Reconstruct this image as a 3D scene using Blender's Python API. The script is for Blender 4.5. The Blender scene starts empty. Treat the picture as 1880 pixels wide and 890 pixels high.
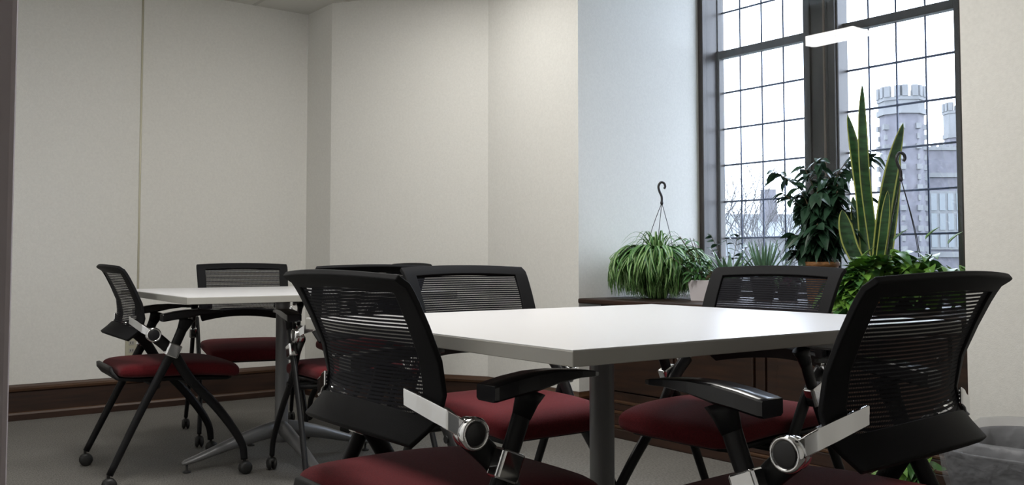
import bpy, bmesh, math, random
from mathutils import Vector, Matrix
random.seed(7)
PI = math.pi
C = bpy.context.scene.collection
EYE = 0.87

# ------------------------------------------------------------------ camera
FPX, CXP, CYP = 1702.9, 940.0, 397.9
yaw, pitch = math.radians(52.3735), math.radians(2.6397)
FW = Vector((-math.sin(yaw)*math.cos(pitch), math.cos(yaw)*math.cos(pitch), math.sin(pitch)))
RT = Vector((math.cos(yaw), math.sin(yaw), 0))
UP = RT.cross(FW)
cam_d = bpy.data.cameras.new('camera'); cam = bpy.data.objects.new('camera', cam_d); C.objects.link(cam)
cam_d.sensor_fit = 'HORIZONTAL'; cam_d.sensor_width = 36; cam_d.lens = FPX/1880*36
cam_d.shift_y = -(445-CYP)/1880; cam_d.clip_start = .02; cam_d.clip_end = 500
cam.matrix_world = Matrix((( RT.x, UP.x, -FW.x, 0), (RT.y, UP.y, -FW.y, 0), (RT.z, UP.z, -FW.z, EYE), (0, 0, 0, 1)))
bpy.context.scene.camera = cam

def ray(px, py): return FW + RT*((px-CXP)/FPX) - UP*((py-CYP)/FPX)
def atY(px, py, Y):
    d = ray(px, py); return Vector((0, 0, EYE)) + d*(Y/d.y)
def atD(px, py, D): return Vector((0, 0, EYE)) + ray(px, py)*D

# ------------------------------------------------------------------ materials
def mat(name, col, rough=.6, metal=0, bump=None, noise=None, spec=None, coat=0, trans=0, sheen=0):
    m = bpy.data.materials.new(name); m.use_nodes = True
    nt = m.node_tree; b = nt.nodes['Principled BSDF']
    b.inputs['Base Color'].default_value = (*col, 1); b.inputs['Roughness'].default_value = rough
    b.inputs['Metallic'].default_value = metal
    if spec is not None: b.inputs['Specular IOR Level'].default_value = spec
    if coat: b.inputs['Coat Weight'].default_value = coat
    if trans: b.inputs['Transmission Weight'].default_value = trans
    if sheen: b.inputs['Sheen Weight'].default_value = sheen
    tc = nt.nodes.new('ShaderNodeTexCoord')
    if noise:
        sc, amt = noise[:2]
        n = nt.nodes.new('ShaderNodeTexNoise'); n.inputs['Scale'].default_value = sc; n.inputs['Detail'].default_value = 4
        mp = nt.nodes.new('ShaderNodeMapping')
        if len(noise) > 2: mp.inputs['Scale'].default_value = noise[2]
        nt.links.new(tc.outputs['Object'], mp.inputs[0]); nt.links.new(mp.outputs[0], n.inputs['Vector'])
        r = nt.nodes.new('ShaderNodeValToRGB')
        r.color_ramp.elements[0].position = .3; r.color_ramp.elements[1].position = .7
        r.color_ramp.elements[0].color = (*[c*(1-amt) for c in col], 1)
        r.color_ramp.elements[1].color = (*[min(1, c*(1+amt)) for c in col], 1)
        nt.links.new(n.outputs['Fac'], r.inputs[0]); nt.links.new(r.outputs[0], b.inputs['Base Color'])
    if bump:
        n2 = nt.nodes.new('ShaderNodeTexNoise'); n2.inputs['Scale'].default_value = bump[0]; n2.inputs['Detail'].default_value = 5
        bp = nt.nodes.new('ShaderNodeBump'); bp.inputs['Strength'].default_value = bump[1]; bp.inputs['Distance'].default_value = .002
        nt.links.new(tc.outputs['Object'], n2.inputs['Vector']); nt.links.new(n2.outputs['Fac'], bp.inputs['Height'])
        nt.links.new(bp.outputs[0], b.inputs['Normal'])
    return m

M = {}
M['wall'] = mat('cream vinyl wallcovering', (.74, .73, .695), .75, bump=(260, .25), noise=(90, .035))
M['jamb'] = mat('grey painted jamb', (.50, .44, .46), .6, bump=(120, .1))
M['wood'] = mat('dark stained oak', (.021, .0085, .004), .42, noise=(6, .45, (1, 1, 9)), bump=(60, .15))
M['woodx'] = mat('dark stained oak board', (.025, .0095, .0045), .5, noise=(14, .45, (.25, .25, 4)), bump=(60, .15))
M['wood_lit'] = mat('oak moulding painted as lit', (.058, .026, .011), .4, noise=(14, .3, (.25, .25, 4)))  # lighter copy of the oak: light on moulding edges put into the colour
M['wframe'] = mat('dark brown window wood', (.038, .030, .026), .40, noise=(30, .4, (1, 1, .12)), bump=(80, .1))
M['lead'] = mat('dark lead bars', (.07, .085, .14), .4)  # blue cast of the window bloom put into the bar colour
M['bead'] = mat('brown wood bead', (.17, .12, .085), .5)
M['ceil_tile'] = None
M['lam'] = mat('white laminate', (.56, .555, .565), .30, bump=(300, .03))
M['edge'] = mat('grey edge band', (.34, .33, .30), .5)
M['steel'] = mat('silver painted steel', (.20, .20, .205), .38, metal=.35)
M['plastic'] = mat('black nylon', (.005, .005, .006), .45, bump=(400, .08), spec=.2)
M['plastic_back'] = mat('dark grey textured nylon', (.008, .008, .009), .6, bump=(400, .1), spec=.1)
M['armpad'] = mat('black satin arm pad', (.006, .006, .008), .22)
M['tube'] = mat('black powder coated tube', (.005, .005, .006), .42, spec=.25)
M['chrome'] = mat('polished chrome', (.78, .78, .79), .07, metal=1)
M['cap'] = mat('black hub cap', (.01, .01, .012), .3)
M['fabric'] = mat('burgundy woven fabric', (.088, .0075, .0105), .9, bump=(700, .4), noise=(300, .25), spec=.15, sheen=.06)
M['rubber'] = mat('black caster', (.012, .012, .012), .5)
M['white_pot'] = mat('white ceramic', (.62, .58, .60), .35)
M['terra'] = mat('woven tan basket', (.30, .14, .05), .7, noise=(60, .4, (1, 1, 4)))
M['pot_green'] = mat('dark green plastic pot', (.015, .03, .015), .4)
M['pot_black'] = mat('black plastic pot', (.02, .02, .02), .45)
M['soil'] = mat('potting soil', (.03, .02, .014), .95, noise=(80, .4))
M['leaf_spider'] = mat('spider plant green', (.075, .20, .045), .4)
M['leaf_cream'] = mat('spider plant cream stripe', (.34, .46, .20), .42)
M['leaf_dark'] = mat('dark green glossy leaf', (.026, .066, .036), .3, noise=(30, .25))
M['leaf_mid'] = mat('mid green leaf', (.06, .16, .045), .35, noise=(30, .25))
M['leaf_pothos'] = mat('bright pothos leaf', (.12, .25, .04), .35, noise=(14, .45))
M['leaf_blue'] = mat('grey green succulent leaf', (.12, .22, .13), .4, noise=(40, .2))
M['leaf_purple'] = mat('deep purple leaf', (.05, .012, .03), .4)
M['snake_edge'] = mat('yellow leaf margin', (.42, .45, .12), .4)
M['snake'] = mat('snake plant banded green', (.032, .085, .03), .35, noise=(18, .6, (.6, .6, 3)))
M['stem'] = mat('brown stem', (.10, .07, .035), .6)
M['dark_plastic'] = mat('black hanger plastic', (.02, .018, .02), .35)
M['wire'] = mat('thin brown hanger wire', (.05, .045, .04), .4)
M['bin'] = mat('grey plastic bin', (.07, .07, .075), .5)
M['fixture'] = mat('white enamel fixture', (.6, .6, .6), .4)
M['brick'] = mat('grey purple brick', (.088, .085, .098), .8, noise=(1.2, .2))  # distant haze put into brick, stone, slate and pane colours: bluish, low contrast
M['stone'] = mat('pale limestone', (.118, .12, .122), .8, noise=(.8, .12))
M['slate'] = mat('pale slate roof', (.108, .118, .126), .7, noise=(.5, .15))
M['pane_far'] = mat('distant window glass', (.115, .128, .135), .35)
M['bark'] = mat('bare tree bark', (.06, .058, .06), .9)
M['ground'] = mat('winter lawn', (.08, .094, .088), .95, noise=(.3, .3))

def emis(name, col, s):
    m = bpy.data.materials.new(name); m.use_nodes = True; nt = m.node_tree; nt.nodes.clear()
    o = nt.nodes.new('ShaderNodeOutputMaterial'); e = nt.nodes.new('ShaderNodeEmission')
    e.inputs[0].default_value = (*col, 1); e.inputs[1].default_value = s; nt.links.new(e.outputs[0], o.inputs[0]); return m
LAMP = 25.0
M['diffuser_dim'] = emis('lit prismatic diffuser with ageing tube', (1.0, .975, .93), LAMP*.5)  # output lowered only to soften the hot spot on the nearby wall
M['diffuser'] = emis('lit prismatic diffuser', (1.0, .975, .93), LAMP)

def math_node(nt, op, a, b=None, c=None):
    n = nt.nodes.new('ShaderNodeMath'); n.operation = op
    for i, v in enumerate((a, b, c)):
        if v is None: continue
        if hasattr(v, 'is_linked'): nt.links.new(v, n.inputs[i])
        else: n.inputs[i].default_value = v
    return n.outputs[0]

def glass_mat():
    m = bpy.data.materials.new('clear window glass'); m.use_nodes = True; nt = m.node_tree; nt.nodes.clear()
    o = nt.nodes.new('ShaderNodeOutputMaterial'); mx = nt.nodes.new('ShaderNodeMixShader')
    t = nt.nodes.new('ShaderNodeBsdfTransparent'); t.inputs[0].default_value = (.93, .96, .98, 1)
    g = nt.nodes.new('ShaderNodeBsdfGlossy'); g.inputs['Roughness'].default_value = .01
    lw = nt.nodes.new('ShaderNodeLayerWeight'); lw.inputs[0].default_value = .5      # Schlick reflectance, same from both sides of the pane
    fr = math_node(nt, 'ADD', math_node(nt, 'MULTIPLY', math_node(nt, 'POWER', lw.outputs['Facing'], 5.0), .93), .042)
    nt.links.new(fr, mx.inputs[0]); nt.links.new(t.outputs[0], mx.inputs[1]); nt.links.new(g.outputs[0], mx.inputs[2])
    nt.links.new(mx.outputs[0], o.inputs[0]); return m
M['glass'] = glass_mat()

def film_mat():
    m = bpy.data.materials.new('clear crinkled liner film'); m.use_nodes = True; nt = m.node_tree; nt.nodes.clear()
    o = nt.nodes.new('ShaderNodeOutputMaterial'); mx = nt.nodes.new('ShaderNodeMixShader'); mx.inputs[0].default_value = .26
    t = nt.nodes.new('ShaderNodeBsdfTransparent')
    g = nt.nodes.new('ShaderNodeBsdfPrincipled'); g.inputs['Base Color'].default_value = (.55, .56, .60, 1); g.inputs['Roughness'].default_value = .25
    tc = nt.nodes.new('ShaderNodeTexCoord'); n = nt.nodes.new('ShaderNodeTexNoise'); n.inputs['Scale'].default_value = 14; n.inputs['Detail'].default_value = 6
    bp = nt.nodes.new('ShaderNodeBump'); bp.inputs['Strength'].default_value = 1; bp.inputs['Distance'].default_value = .02
    nt.links.new(tc.outputs['Object'], n.inputs['Vector']); nt.links.new(n.outputs['Fac'], bp.inputs['Height']); nt.links.new(bp.outputs[0], g.inputs['Normal'])
    nt.links.new(t.outputs[0], mx.inputs[1]); nt.links.new(g.outputs[0], mx.inputs[2]); nt.links.new(mx.outputs[0], o.inputs[0]); return m
M['film'] = film_mat()

def mesh_mat():
    # woven chair mesh: thick horizontal ribs, rows of small open holes between them
    m = bpy.data.materials.new('black open weave mesh'); m.use_nodes = True; nt = m.node_tree
    b = nt.nodes['Principled BSDF']; b.inputs['Base Color'].default_value = (.006, .006, .009, 1); b.inputs['Roughness'].default_value = .7; b.inputs['Specular IOR Level'].default_value = .12
    o = nt.nodes['Material Output']
    tc = nt.nodes.new('ShaderNodeTexCoord'); sp = nt.nodes.new('ShaderNodeSeparateXYZ'); nt.links.new(tc.outputs['Object'], sp.inputs[0])
    rz = math_node(nt, 'FRACT', math_node(nt, 'MULTIPLY', sp.outputs[2], 1/.0066))
    rx = math_node(nt, 'FRACT', math_node(nt, 'MULTIPLY', sp.outputs[0], 1/.0032))
    row = math_node(nt, 'LESS_THAN', rz, .37); hole = math_node(nt, 'LESS_THAN', rx, .54)
    op = math_node(nt, 'MULTIPLY', row, hole)
    t = nt.nodes.new('ShaderNodeBsdfTransparent'); mx = nt.nodes.new('ShaderNodeMixShader')
    nt.links.new(op, mx.inputs[0]); nt.links.new(b.outputs[0], mx.inputs[1]); nt.links.new(t.outputs[0], mx.inputs[2])
    nt.links.new(mx.outputs[0], o.inputs[0]); return m
M['mesh'] = mesh_mat()

def carpet_mat():
    m = mat('grey brown loop carpet', (.165, .155, .14), .95)
    nt = m.node_tree; b = nt.nodes['Principled BSDF']; tc = nt.nodes.new('ShaderNodeTexCoord')
    mp = nt.nodes.new('ShaderNodeMapping'); mp.inputs['Scale'].default_value = (1, 3, 1); mp.inputs['Rotation'].default_value = (0, 0, .0)
    n = nt.nodes.new('ShaderNodeTexNoise'); n.inputs['Scale'].default_value = 75; n.inputs['Detail'].default_value = 6
    n2 = nt.nodes.new('ShaderNodeTexNoise'); n2.inputs['Scale'].default_value = 3.0
    r = nt.nodes.new('ShaderNodeValToRGB'); r.color_ramp.elements[0].position = .3; r.color_ramp.elements[1].position = .72
    r.color_ramp.elements[0].color = (.09, .085, .077, 1); r.color_ramp.elements[1].color = (.235, .225, .205, 1)
    mx = nt.nodes.new('ShaderNodeMixRGB'); mx.blend_type = 'MULTIPLY'; mx.inputs[0].default_value = .25
    bp = nt.nodes.new('ShaderNodeBump'); bp.inputs['Strength'].default_value = .6; bp.inputs['Distance'].default_value = .004
    nt.links.new(tc.outputs['Object'], mp.inputs[0]); nt.links.new(mp.outputs[0], n.inputs['Vector']); nt.links.new(tc.outputs['Object'], n2.inputs['Vector'])
    nt.links.new(n.outputs['Fac'], r.inputs[0]); nt.links.new(r.outputs[0], mx.inputs[1]); nt.links.new(n2.outputs['Fac'], mx.inputs[2])
    nt.links.new(mx.outputs[0], b.inputs['Base Color']); nt.links.new(n.outputs['Fac'], bp.inputs['Height']); nt.links.new(bp.outputs[0], b.inputs['Normal'])
    return m
M['carpet'] = carpet_mat()

def tile_mat():
    m = mat('mineral fibre ceiling tile', (.62, .61, .57), .9, bump=(200, .5))
    nt = m.node_tree; b = nt.nodes['Principled BSDF']
    tc = nt.nodes.new('ShaderNodeTexCoord'); sp = nt.nodes.new('ShaderNodeSeparateXYZ'); nt.links.new(tc.outputs['Object'], sp.inputs[0])
    fx = math_node(nt, 'FRACT', math_node(nt, 'MULTIPLY', math_node(nt, 'ADD', sp.outputs[0], 10.09), 1/.61))
    fy = math_node(nt, 'FRACT', math_node(nt, 'MULTIPLY', math_node(nt, 'ADD', sp.outputs[1], 9.94), 1/.61))
    g = math_node(nt, 'MAXIMUM', math_node(nt, 'LESS_THAN', fx, .045), math_node(nt, 'LESS_THAN', fy, .045))
    mx = nt.nodes.new('ShaderNodeMixRGB'); mx.inputs[1].default_value = (.62, .61, .57, 1); mx.inputs[2].default_value = (.50, .49, .46, 1)
    nt.links.new(g, mx.inputs[0]); nt.links.new(mx.outputs[0], b.inputs['Base Color']); return m
M['ceil_tile'] = tile_mat()

def snake_bands(m):
    return m

# ------------------------------------------------------------------ mesh helpers
def box(bm, x0, x1, y0, y1, z0, z1, mi=0):
    v = [bm.verts.new((x, y, z)) for x in (x0, x1) for y in (y0, y1) for z in (z0, z1)]
    for f in ((0, 1, 3, 2), (4, 6, 7, 5), (0, 4, 5, 1), (2, 3, 7, 6), (0, 2, 6, 4), (1, 5, 7, 3)):
        fc = bm.faces.new([v[i] for i in f]); fc.material_index = mi
def prism(bm, pts, z0, z1, mi=0):
    lo = [bm.verts.new((x, y, z0)) for x, y in pts]; hi = [bm.verts.new((x, y, z1)) for x, y in pts]
    n = len(pts)
    for f in [lo[::-1], hi] + [[lo[i], lo[(i+1) % n], hi[(i+1) % n], hi[i]] for i in range(n)]:
        fc = bm.faces.new(f); fc.material_index = mi
def frames(pts):
    out = []; prev = None
    for i, p in enumerate(pts):
        a = pts[max(0, i-1)]; b = pts[min(len(pts)-1, i+1)]; t = (b-a)
        t = t.normalized() if t.length > 1e-9 else Vector((0, 0, 1))
        if prev is None:
            ref = Vector((1, 0, 0)) if abs(t.x) < .8 else Vector((0, 1, 0))
            n = (ref - t*ref.dot(t)).normalized()
        else:
            n = prev - t*prev.dot(t); n = n.normalized() if n.length > 1e-6 else prev
        prev = n; out.append((t, n, t.cross(n)))
    return out
def tube(bm, pts, r, seg=10, ry=None, mi=0, cap=True):
    """sweep an oval (r along first normal, ry along second) through pts; r may be a list"""
    pts = [Vector(p) for p in pts]; fr = frames(pts); rings = []
    for i, (p, (t, n, b)) in enumerate(zip(pts, fr)):
        ra = r[i] if isinstance(r, (list, tuple)) else r
        rb = ra if ry is None else (ry[i] if isinstance(ry, (list, tuple)) else ry)
        rings.append([bm.verts.new(p + n*ra*math.cos(2*PI*k/seg) + b*rb*math.sin(2*PI*k/seg)) for k in range(seg)])
    for a, b in zip(rings, rings[1:]):
        for k in range(seg):
            f = bm.faces.new((a[k], a[(k+1) % seg], b[(k+1) % seg], b[k])); f.material_index = mi; f.smooth = True
    if cap:
        bm.faces.new(rings[0][::-1]).material_index = mi; bm.faces.new(rings[-1]).material_index = mi
def lathe(bm, prof, c, seg=28, axis='z', mi=0):
    rings = []
    for r, h in prof:
        ring = []
        for k in range(seg):
            a = 2*PI*k/seg; u, w = r*math.cos(a), r*math.sin(a)
            p = (u, w, h) if axis == 'z' else (h, u, w)
            ring.append(bm.verts.new((c[0]+p[0], c[1]+p[1], c[2]+p[2])))
        rings.append(ring)
    for a, b in zip(rings, rings[1:]):
        for k in range(seg):
            f = bm.faces.new((a[k], a[(k+1) % seg], b[(k+1) % seg], b[k])); f.smooth = True; f.material_index = mi
    if prof[0][0] > 1e-4: bm.faces.new(rings[0][::-1]).material_index = mi
    if prof[-1][0] > 1e-4: bm.faces.new(rings[-1]).material_index = mi
def bez(p0, p1, p2, p3, n=10):
    P = [Vector(p) for p in (p0, p1, p2, p3)]
    return [P[0]*(1-t)**3 + P[1]*3*t*(1-t)**2 + P[2]*3*t*t*(1-t) + P[3]*t**3 for t in [i/n for i in range(n+1)]]
def spline(pts, n=6):
    P = [Vector(p) for p in pts]; out = []
    for i in range(len(P)-1):
        a = P[max(0, i-1)]; b = P[i]; c = P[i+1]; d = P[min(len(P)-1, i+2)]
        for k in range(n):
            t = k/n
            out.append(.5*((2*b) + (c-a)*t + (2*a-5*b+4*c-d)*t*t + (3*b-a-3*c+d)*t**3))
    out.append(P[-1]); return out

def obj(name, bm, m, parent=None, bevel=0, solid=0, subsurf=0, smooth=False, seg=2):
    bmesh.ops.recalc_face_normals(bm, faces=bm.faces) if not solid else None
    me = bpy.data.meshes.new(name); bm.to_mesh(me); bm.free()
    for mm in (m if isinstance(m, (list, tuple)) else [m]): me.materials.append(mm)
    if smooth:
        for p in me.polygons: p.use_smooth = True
    o = bpy.data.objects.new(name, me); C.objects.link(o)
    if parent is not None: o.parent = parent
    if solid:
        s = o.modifiers.new('solid', 'SOLIDIFY'); s.thickness = solid; s.offset = 0
    if bevel:
        b = o.modifiers.new('bevel', 'BEVEL'); b.width = bevel; b.segments = seg; b.limit_method = 'ANGLE'; b.angle_limit = .6; b.harden_normals = smooth
    if subsurf:
        s = o.modifiers.new('sub', 'SUBSURF'); s.levels = subsurf; s.render_levels = subsurf
    return o
def thing(name, label, cat, loc=(0, 0, 0), rz=0, group=None):
    o = bpy.data.objects.new(name, None); C.objects.link(o); o.empty_display_size = .1
    o.location = loc; o.rotation_euler = (0, 0, rz); tag(o, label, cat, group); return o
def tag(o, label, cat, group=None):
    o['label'] = label; o['category'] = cat
    if group: o['group'] = group
    return o
def struct(name, bm, m, parent=None, **k):
    o = obj(name, bm, m, parent, **k)
    if parent is None: o['kind'] = 'structure'
    return o
def copy_tree(o, parent=None):
    c = o.copy(); C.objects.link(c)
    if parent is not None: c.parent = parent
    for ch in list(o.children): copy_tree(ch, c)
    return c

# ------------------------------------------------------------------ room shell
YN0 = 3.205
XL, YN, YB = -5.661, 3.205, 4.12      # left wall, window-side wall plane, back of the niche
XN, XR = -3.593, -1.588               # niche left and right sides
P2, P3 = (-5.3125, 2.652), (-4.388, YN)
ZC = 2.496
bm = bmesh.new(); box(bm, -5.9, 1.1, -1.7, 4.5, -.1, 0); struct('floor', bm, M['carpet'])
bm = bmesh.new(); box(bm, -5.9, 1.1, -1.7, YN0, ZC, ZC+.1); box(bm, -3.8, -1.4, YN0, 4.6, 3.15, 3.25); struct('ceiling', bm, M['ceil_tile'])
bm = bmesh.new(); box(bm, XL-.15, XL, -.02, P2[1]+.2, 0, ZC); struct('wall_left', bm, M['wall'])
bm = bmesh.new(); prism(bm, [(XL, P2[1]), P2, P3, (XN, YN), (XN, YB+.24), (XN-.15, YB+.24), (XN-.15, 3.45), (-4.5, 3.45), (XL, 2.85)], 0, 3.15)
struct('wall_back', bm, M['wall'])
bm = bmesh.new(); prism(bm, [(XR, YN), (1.1, YN), (1.1, YN+.15), (XR+.15, YN+.15), (XR+.15, YB+.24), (XR, YB+.24)], 0, 3.15); struct('wall_window_side', bm, M['wall'])
WX0, WX1, WZ0, WZ1 = -3.592, -2.015, .66, 3.02
bm = bmesh.new(); box(bm, XN, XR, YN, YN+.1, ZC, 3.15); struct('wall_niche_header', bm, M['wall'])
bm = bmesh.new(); box(bm, XN, XR, YB+.05, YB+.24, 0, WZ0); box(bm, WX1, XR, YB+.05, YB+.24, WZ0, 3.15); box(bm, XN, WX1, YB+.05, YB+.24, WZ1, 3.15)
struct('wall_window', bm, M['wall'])
bm = bmesh.new(); box(bm, 1.0, 1.1, -1.6, YN, 0, ZC); struct('wall_right', bm, M['wall'])
bm = bmesh.new(); box(bm, XL, -.80, -.02, .111, 0, ZC); box(bm, .35, 1.0, -.02, .111, 0, ZC); box(bm, -.80, .35, -.02, .111, 2.2, ZC); struct('wall_front', bm, M['wall'])
bm = bmesh.new(); box(bm, -.798, -.672, -.04, .111, .0, 2.2); box(bm, -.69, -.672, -.0, .03, 0, 2.2)
jb = struct('door_1', bm, M['jamb'], bevel=.004)
bm = bmesh.new(); box(bm, -2.1, -2.0, -1.6, -.02, 0, ZC); box(bm, -2.1, 1.1, -1.7, -1.6, 0, ZC); struct('wall_corridor', bm, M['wall'])

def baseboard(name, pts, side=1):
    """moulded board following a polyline; offset to the room side"""
    prof = [(.0, 0), (.026, 0), (.026, .032), (.020, .042), (.014, .046), (.013, .150), (.020, .158), (.021, .170), (.012, .180), (.006, .190), (0, .192)]
    bm = bmesh.new(); P = [Vector((x, y)) for x, y in pts]; rows = []
    for i, p in enumerate(P):
        d1 = (P[i]-P[i-1]).normalized() if i > 0 else (P[1]-P[0]).normalized()
        d2 = (P[i+1]-P[i]).normalized() if i < len(P)-1 else d1
        n1 = Vector((d1.y, -d1.x))*side; n2 = Vector((d2.y, -d2.x))*side
        n = (n1+n2).normalized(); k = 1/max(.3, n.dot(n1))
        rows.append([bm.verts.new((p.x+n.x*a*k, p.y+n.y*a*k, z)) for a, z in prof])
    for a, b in zip(rows, rows[1:]):
        for k in range(len(prof)-1):
            f = bm.faces.new((a[k], a[k+1], b[k+1], b[k])); f.material_index = 1 if k in (2, 3, 6, 7, 8) else 0  # cap and shoe edges get the oak with painted light
    for r in (rows[0], rows[-1]): bm.faces.new(r)
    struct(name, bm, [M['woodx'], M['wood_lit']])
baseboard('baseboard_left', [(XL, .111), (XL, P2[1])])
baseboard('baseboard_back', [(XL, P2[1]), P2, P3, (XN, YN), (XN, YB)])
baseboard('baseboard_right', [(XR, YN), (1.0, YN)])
# seam strip on the left wall
bm = bmesh.new(); tube(bm, [(XL+.001, 1.592, .192), (XL+.001, 1.592, ZC)], .006, 10); struct('trim_1', bm, mat('glossy cream seam strip', (.60, .57, .45), .18))

d_ = ray(241, 636); q_ = Vector((0, 0, EYE)) + d_*(XL/d_.x)
ou = thing('wall_outlet', 'beige power outlet plate low on the left wall behind the leftmost chair', 'outlet', (XL, q_.y, q_.z))
bm = bmesh.new(); box(bm, 0, .006, -.035, .035, -.0575, .0575); obj('plate', bm, mat('beige outlet plastic', (.42, .40, .31), .4), ou, bevel=.003)
for zz_ in (-.022, .022):
    bm = bmesh.new(); box(bm, .004, .0075, -.016, .016, zz_-.013, zz_+.013); k_ = obj('socket', bm, M['edge'], ou, bevel=.002)
    bm = bmesh.new(); box(bm, .0072, .0079, -.008, -.005, zz_-.005, zz_+.006); box(bm, .0072, .0079, .005, .008, zz_-.005, zz_+.006); obj('slot', bm, M['plastic'], k_)

# ------------------------------------------------------------------ window
wroot = bpy.data.objects.new('window_1', None); C.objects.link(wroot); wroot['kind'] = 'structure'; wroot.location = (0, 0, 0)
YG = 4.32
bm = bmesh.new()
box(bm, WX0, WX0+.022, 4.15, 4.35, WZ0, WZ1)                     # left jamb
box(bm, WX1-.03, WX1, 4.15, 4.35, WZ0, WZ1)
box(bm, WX0, WX1, 4.15, 4.35, WZ1-.03, WZ1); box(bm, WX0, WX1, 4.15, 4.35, WZ0, WZ0+.035)
box(bm, WX0-.0, WX0+.034, 4.14, 4.17, WZ0, WZ1)                  # front bead
box(bm, WX1-.045, WX1+.04, 4.14, 4.17, WZ0, WZ1)
obj('window_frame', bm, M['wframe'], wroot, bevel=.004)
bm = bmesh.new(); box(bm, -2.945, -2.735, 4.235, 4.328, WZ0+.03, WZ1-.03); box(bm, -2.935, -2.895, 4.222, 4.236, WZ0+.03, WZ1-.03); box(bm, -2.79, -2.745, 4.222, 4.236, WZ0+.03, WZ1-.03)
obj('mullion', bm, M['wframe'], wroot, bevel=.005)
bm = bmesh.new(); box(bm, -2.806, -2.798, 4.207, 4.22, WZ0+.03, WZ1-.03); obj('storm_bead', bm, M['bead'], wroot, bevel=.002)
for (a, b, mx) in ((-3.552, -2.95, (-3.428, -3.276, -3.130)), (-2.75, -2.152, (-2.612, -2.462, -2.310))):
    L = a == -3.552
    xa, xb = (WX0+.022, b) if L else (a, WX1-.03)
    bm = bmesh.new()                                              # lower sash
    if L: box(bm, xa, a, 4.28, 4.328, WZ0+.03, 2.10)
    else: box(bm, b, xb, 4.28, 4.328, WZ0+.03, 2.10)
    box(bm, a-.002, b+.002, 4.28, 4.328, WZ0+.03, .745); box(bm, a-.002, b+.002, 4.28, 4.328, 2.052, 2.097)
    obj('lower_sash', bm, M['wframe'], wroot, bevel=.004)
    bm = bmesh.new()                                              # upper sash, slightly outside
    if L: box(bm, xa, a-.012, 4.285, 4.33, 2.09, WZ1-.02)
    else: box(bm, b+.005, xb, 4.285, 4.33, 2.09, WZ1-.02)
    box(bm, a-.01, b+.01, 4.285, 4.33, WZ1-.06, WZ1-.02)
    obj('upper_sash', bm, M['wframe'], wroot, bevel=.004)
    bm = bmesh.new()
    for x in mx:
        tube(bm, [(x, YG, .74), (x, YG, 2.06)], .0052, 6); tube(bm, [(x, YG+.0, 2.09), (x, YG+.0, WZ1-.04)], .0052, 6)
    for k in range(-1, 5):
        z = .995+.2143*k
        if z > .76: tube(bm, [(a-.005, YG, z), (b+.005, YG, z)], .0064, 6)
    for k in range(4): tube(bm, [(a-.01, YG+.0, 2.331+.2143*k), (b+.01, YG+.0, 2.331+.2143*k)], .0060, 6)
    obj('leaded_bars', bm, M['lead'], wroot)
bm = bmesh.new(); box(bm, WX0+.02, WX1-.03, 4.20, 4.204, WZ0+.035, WZ1-.03); obj('storm_glass', bm, M['glass'], wroot)

# ------------------------------------------------------------------ niche counter and cabinet
bm = bmesh.new(); box(bm, XN+.012, XR-.002, 3.185, YB-.0, .645, .672)
tag(obj('countertop', bm, M['woodx'], bevel=.008, seg=3), 'dark wood counter top filling the window niche under the plants', 'countertop')
cb = thing('cabinet', 'dark oak panelled cabinet below the window counter', 'cabinet', (-2.5, 3.6, 0))
CX0, CX1, CYF = -3.45, XR-.004, 3.225
def loc(bmx, dx=2.5, dy=-3.6):
    bmesh.ops.translate(bmx, verts=bmx.verts, vec=(dx, dy, 0)); return bmx
bm = bmesh.new(); box(bm, CX0, CX1, CYF+.02, YB, .0, .645); obj('body', loc(bm), M['wood'], cb, bevel=.003)
bm = bmesh.new()
for x in (CX0, -2.50, -2.44, CX1-.06): box(bm, x, x+.06 if x != -2.50 else x+.05, CYF, CYF+.02, .19, .645)
box(bm, CX0, CX1, CYF, CYF+.02, .60, .645); box(bm, CX0, CX1, CYF, CYF+.02, .17, .22)
obj('face_frame', loc(bm), M['wood'], cb, bevel=.004)
for x0, x1 in ((-3.385, -2.96), (-2.95, -2.505), (-2.385, -1.66)):
    bm = bmesh.new(); box(bm, x0, x1, CYF-.008, CYF+.012, .225, .595); d = obj('door', loc(bm), M['wood'], cb, bevel=.006)
    bm = bmesh.new(); kx = x1-.03; lathe(bm, [(.006, 0), (.006, .01), (.012, .014), (.012, .022), (0, .026)], (0, 0, 0), 14)
    bmesh.ops.rotate(bm, verts=bm.verts, matrix=Matrix.Rotation(PI/2, 3, 'X')); bmesh.ops.translate(bm, verts=bm.verts, vec=(kx, CYF-.008, .52))
    obj('knob', loc(bm), M['wood'], d)
bm = bmesh.new()
box(bm, CX0-.004, CX1, CYF-.030, CYF+.01, 0, .045); box(bm, CX0-.004, CX1, CYF-.022, CYF+.01, .045, .06, 1)  # thin ledges here and below use the oak painted as lit
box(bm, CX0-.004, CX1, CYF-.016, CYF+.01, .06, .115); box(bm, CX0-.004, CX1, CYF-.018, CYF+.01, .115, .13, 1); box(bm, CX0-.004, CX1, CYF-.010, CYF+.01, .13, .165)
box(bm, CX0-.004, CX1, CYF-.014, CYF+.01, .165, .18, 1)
obj('base_moulding', loc(bm), [M['woodx'], M['wood_lit']], cb, bevel=.004)

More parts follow.
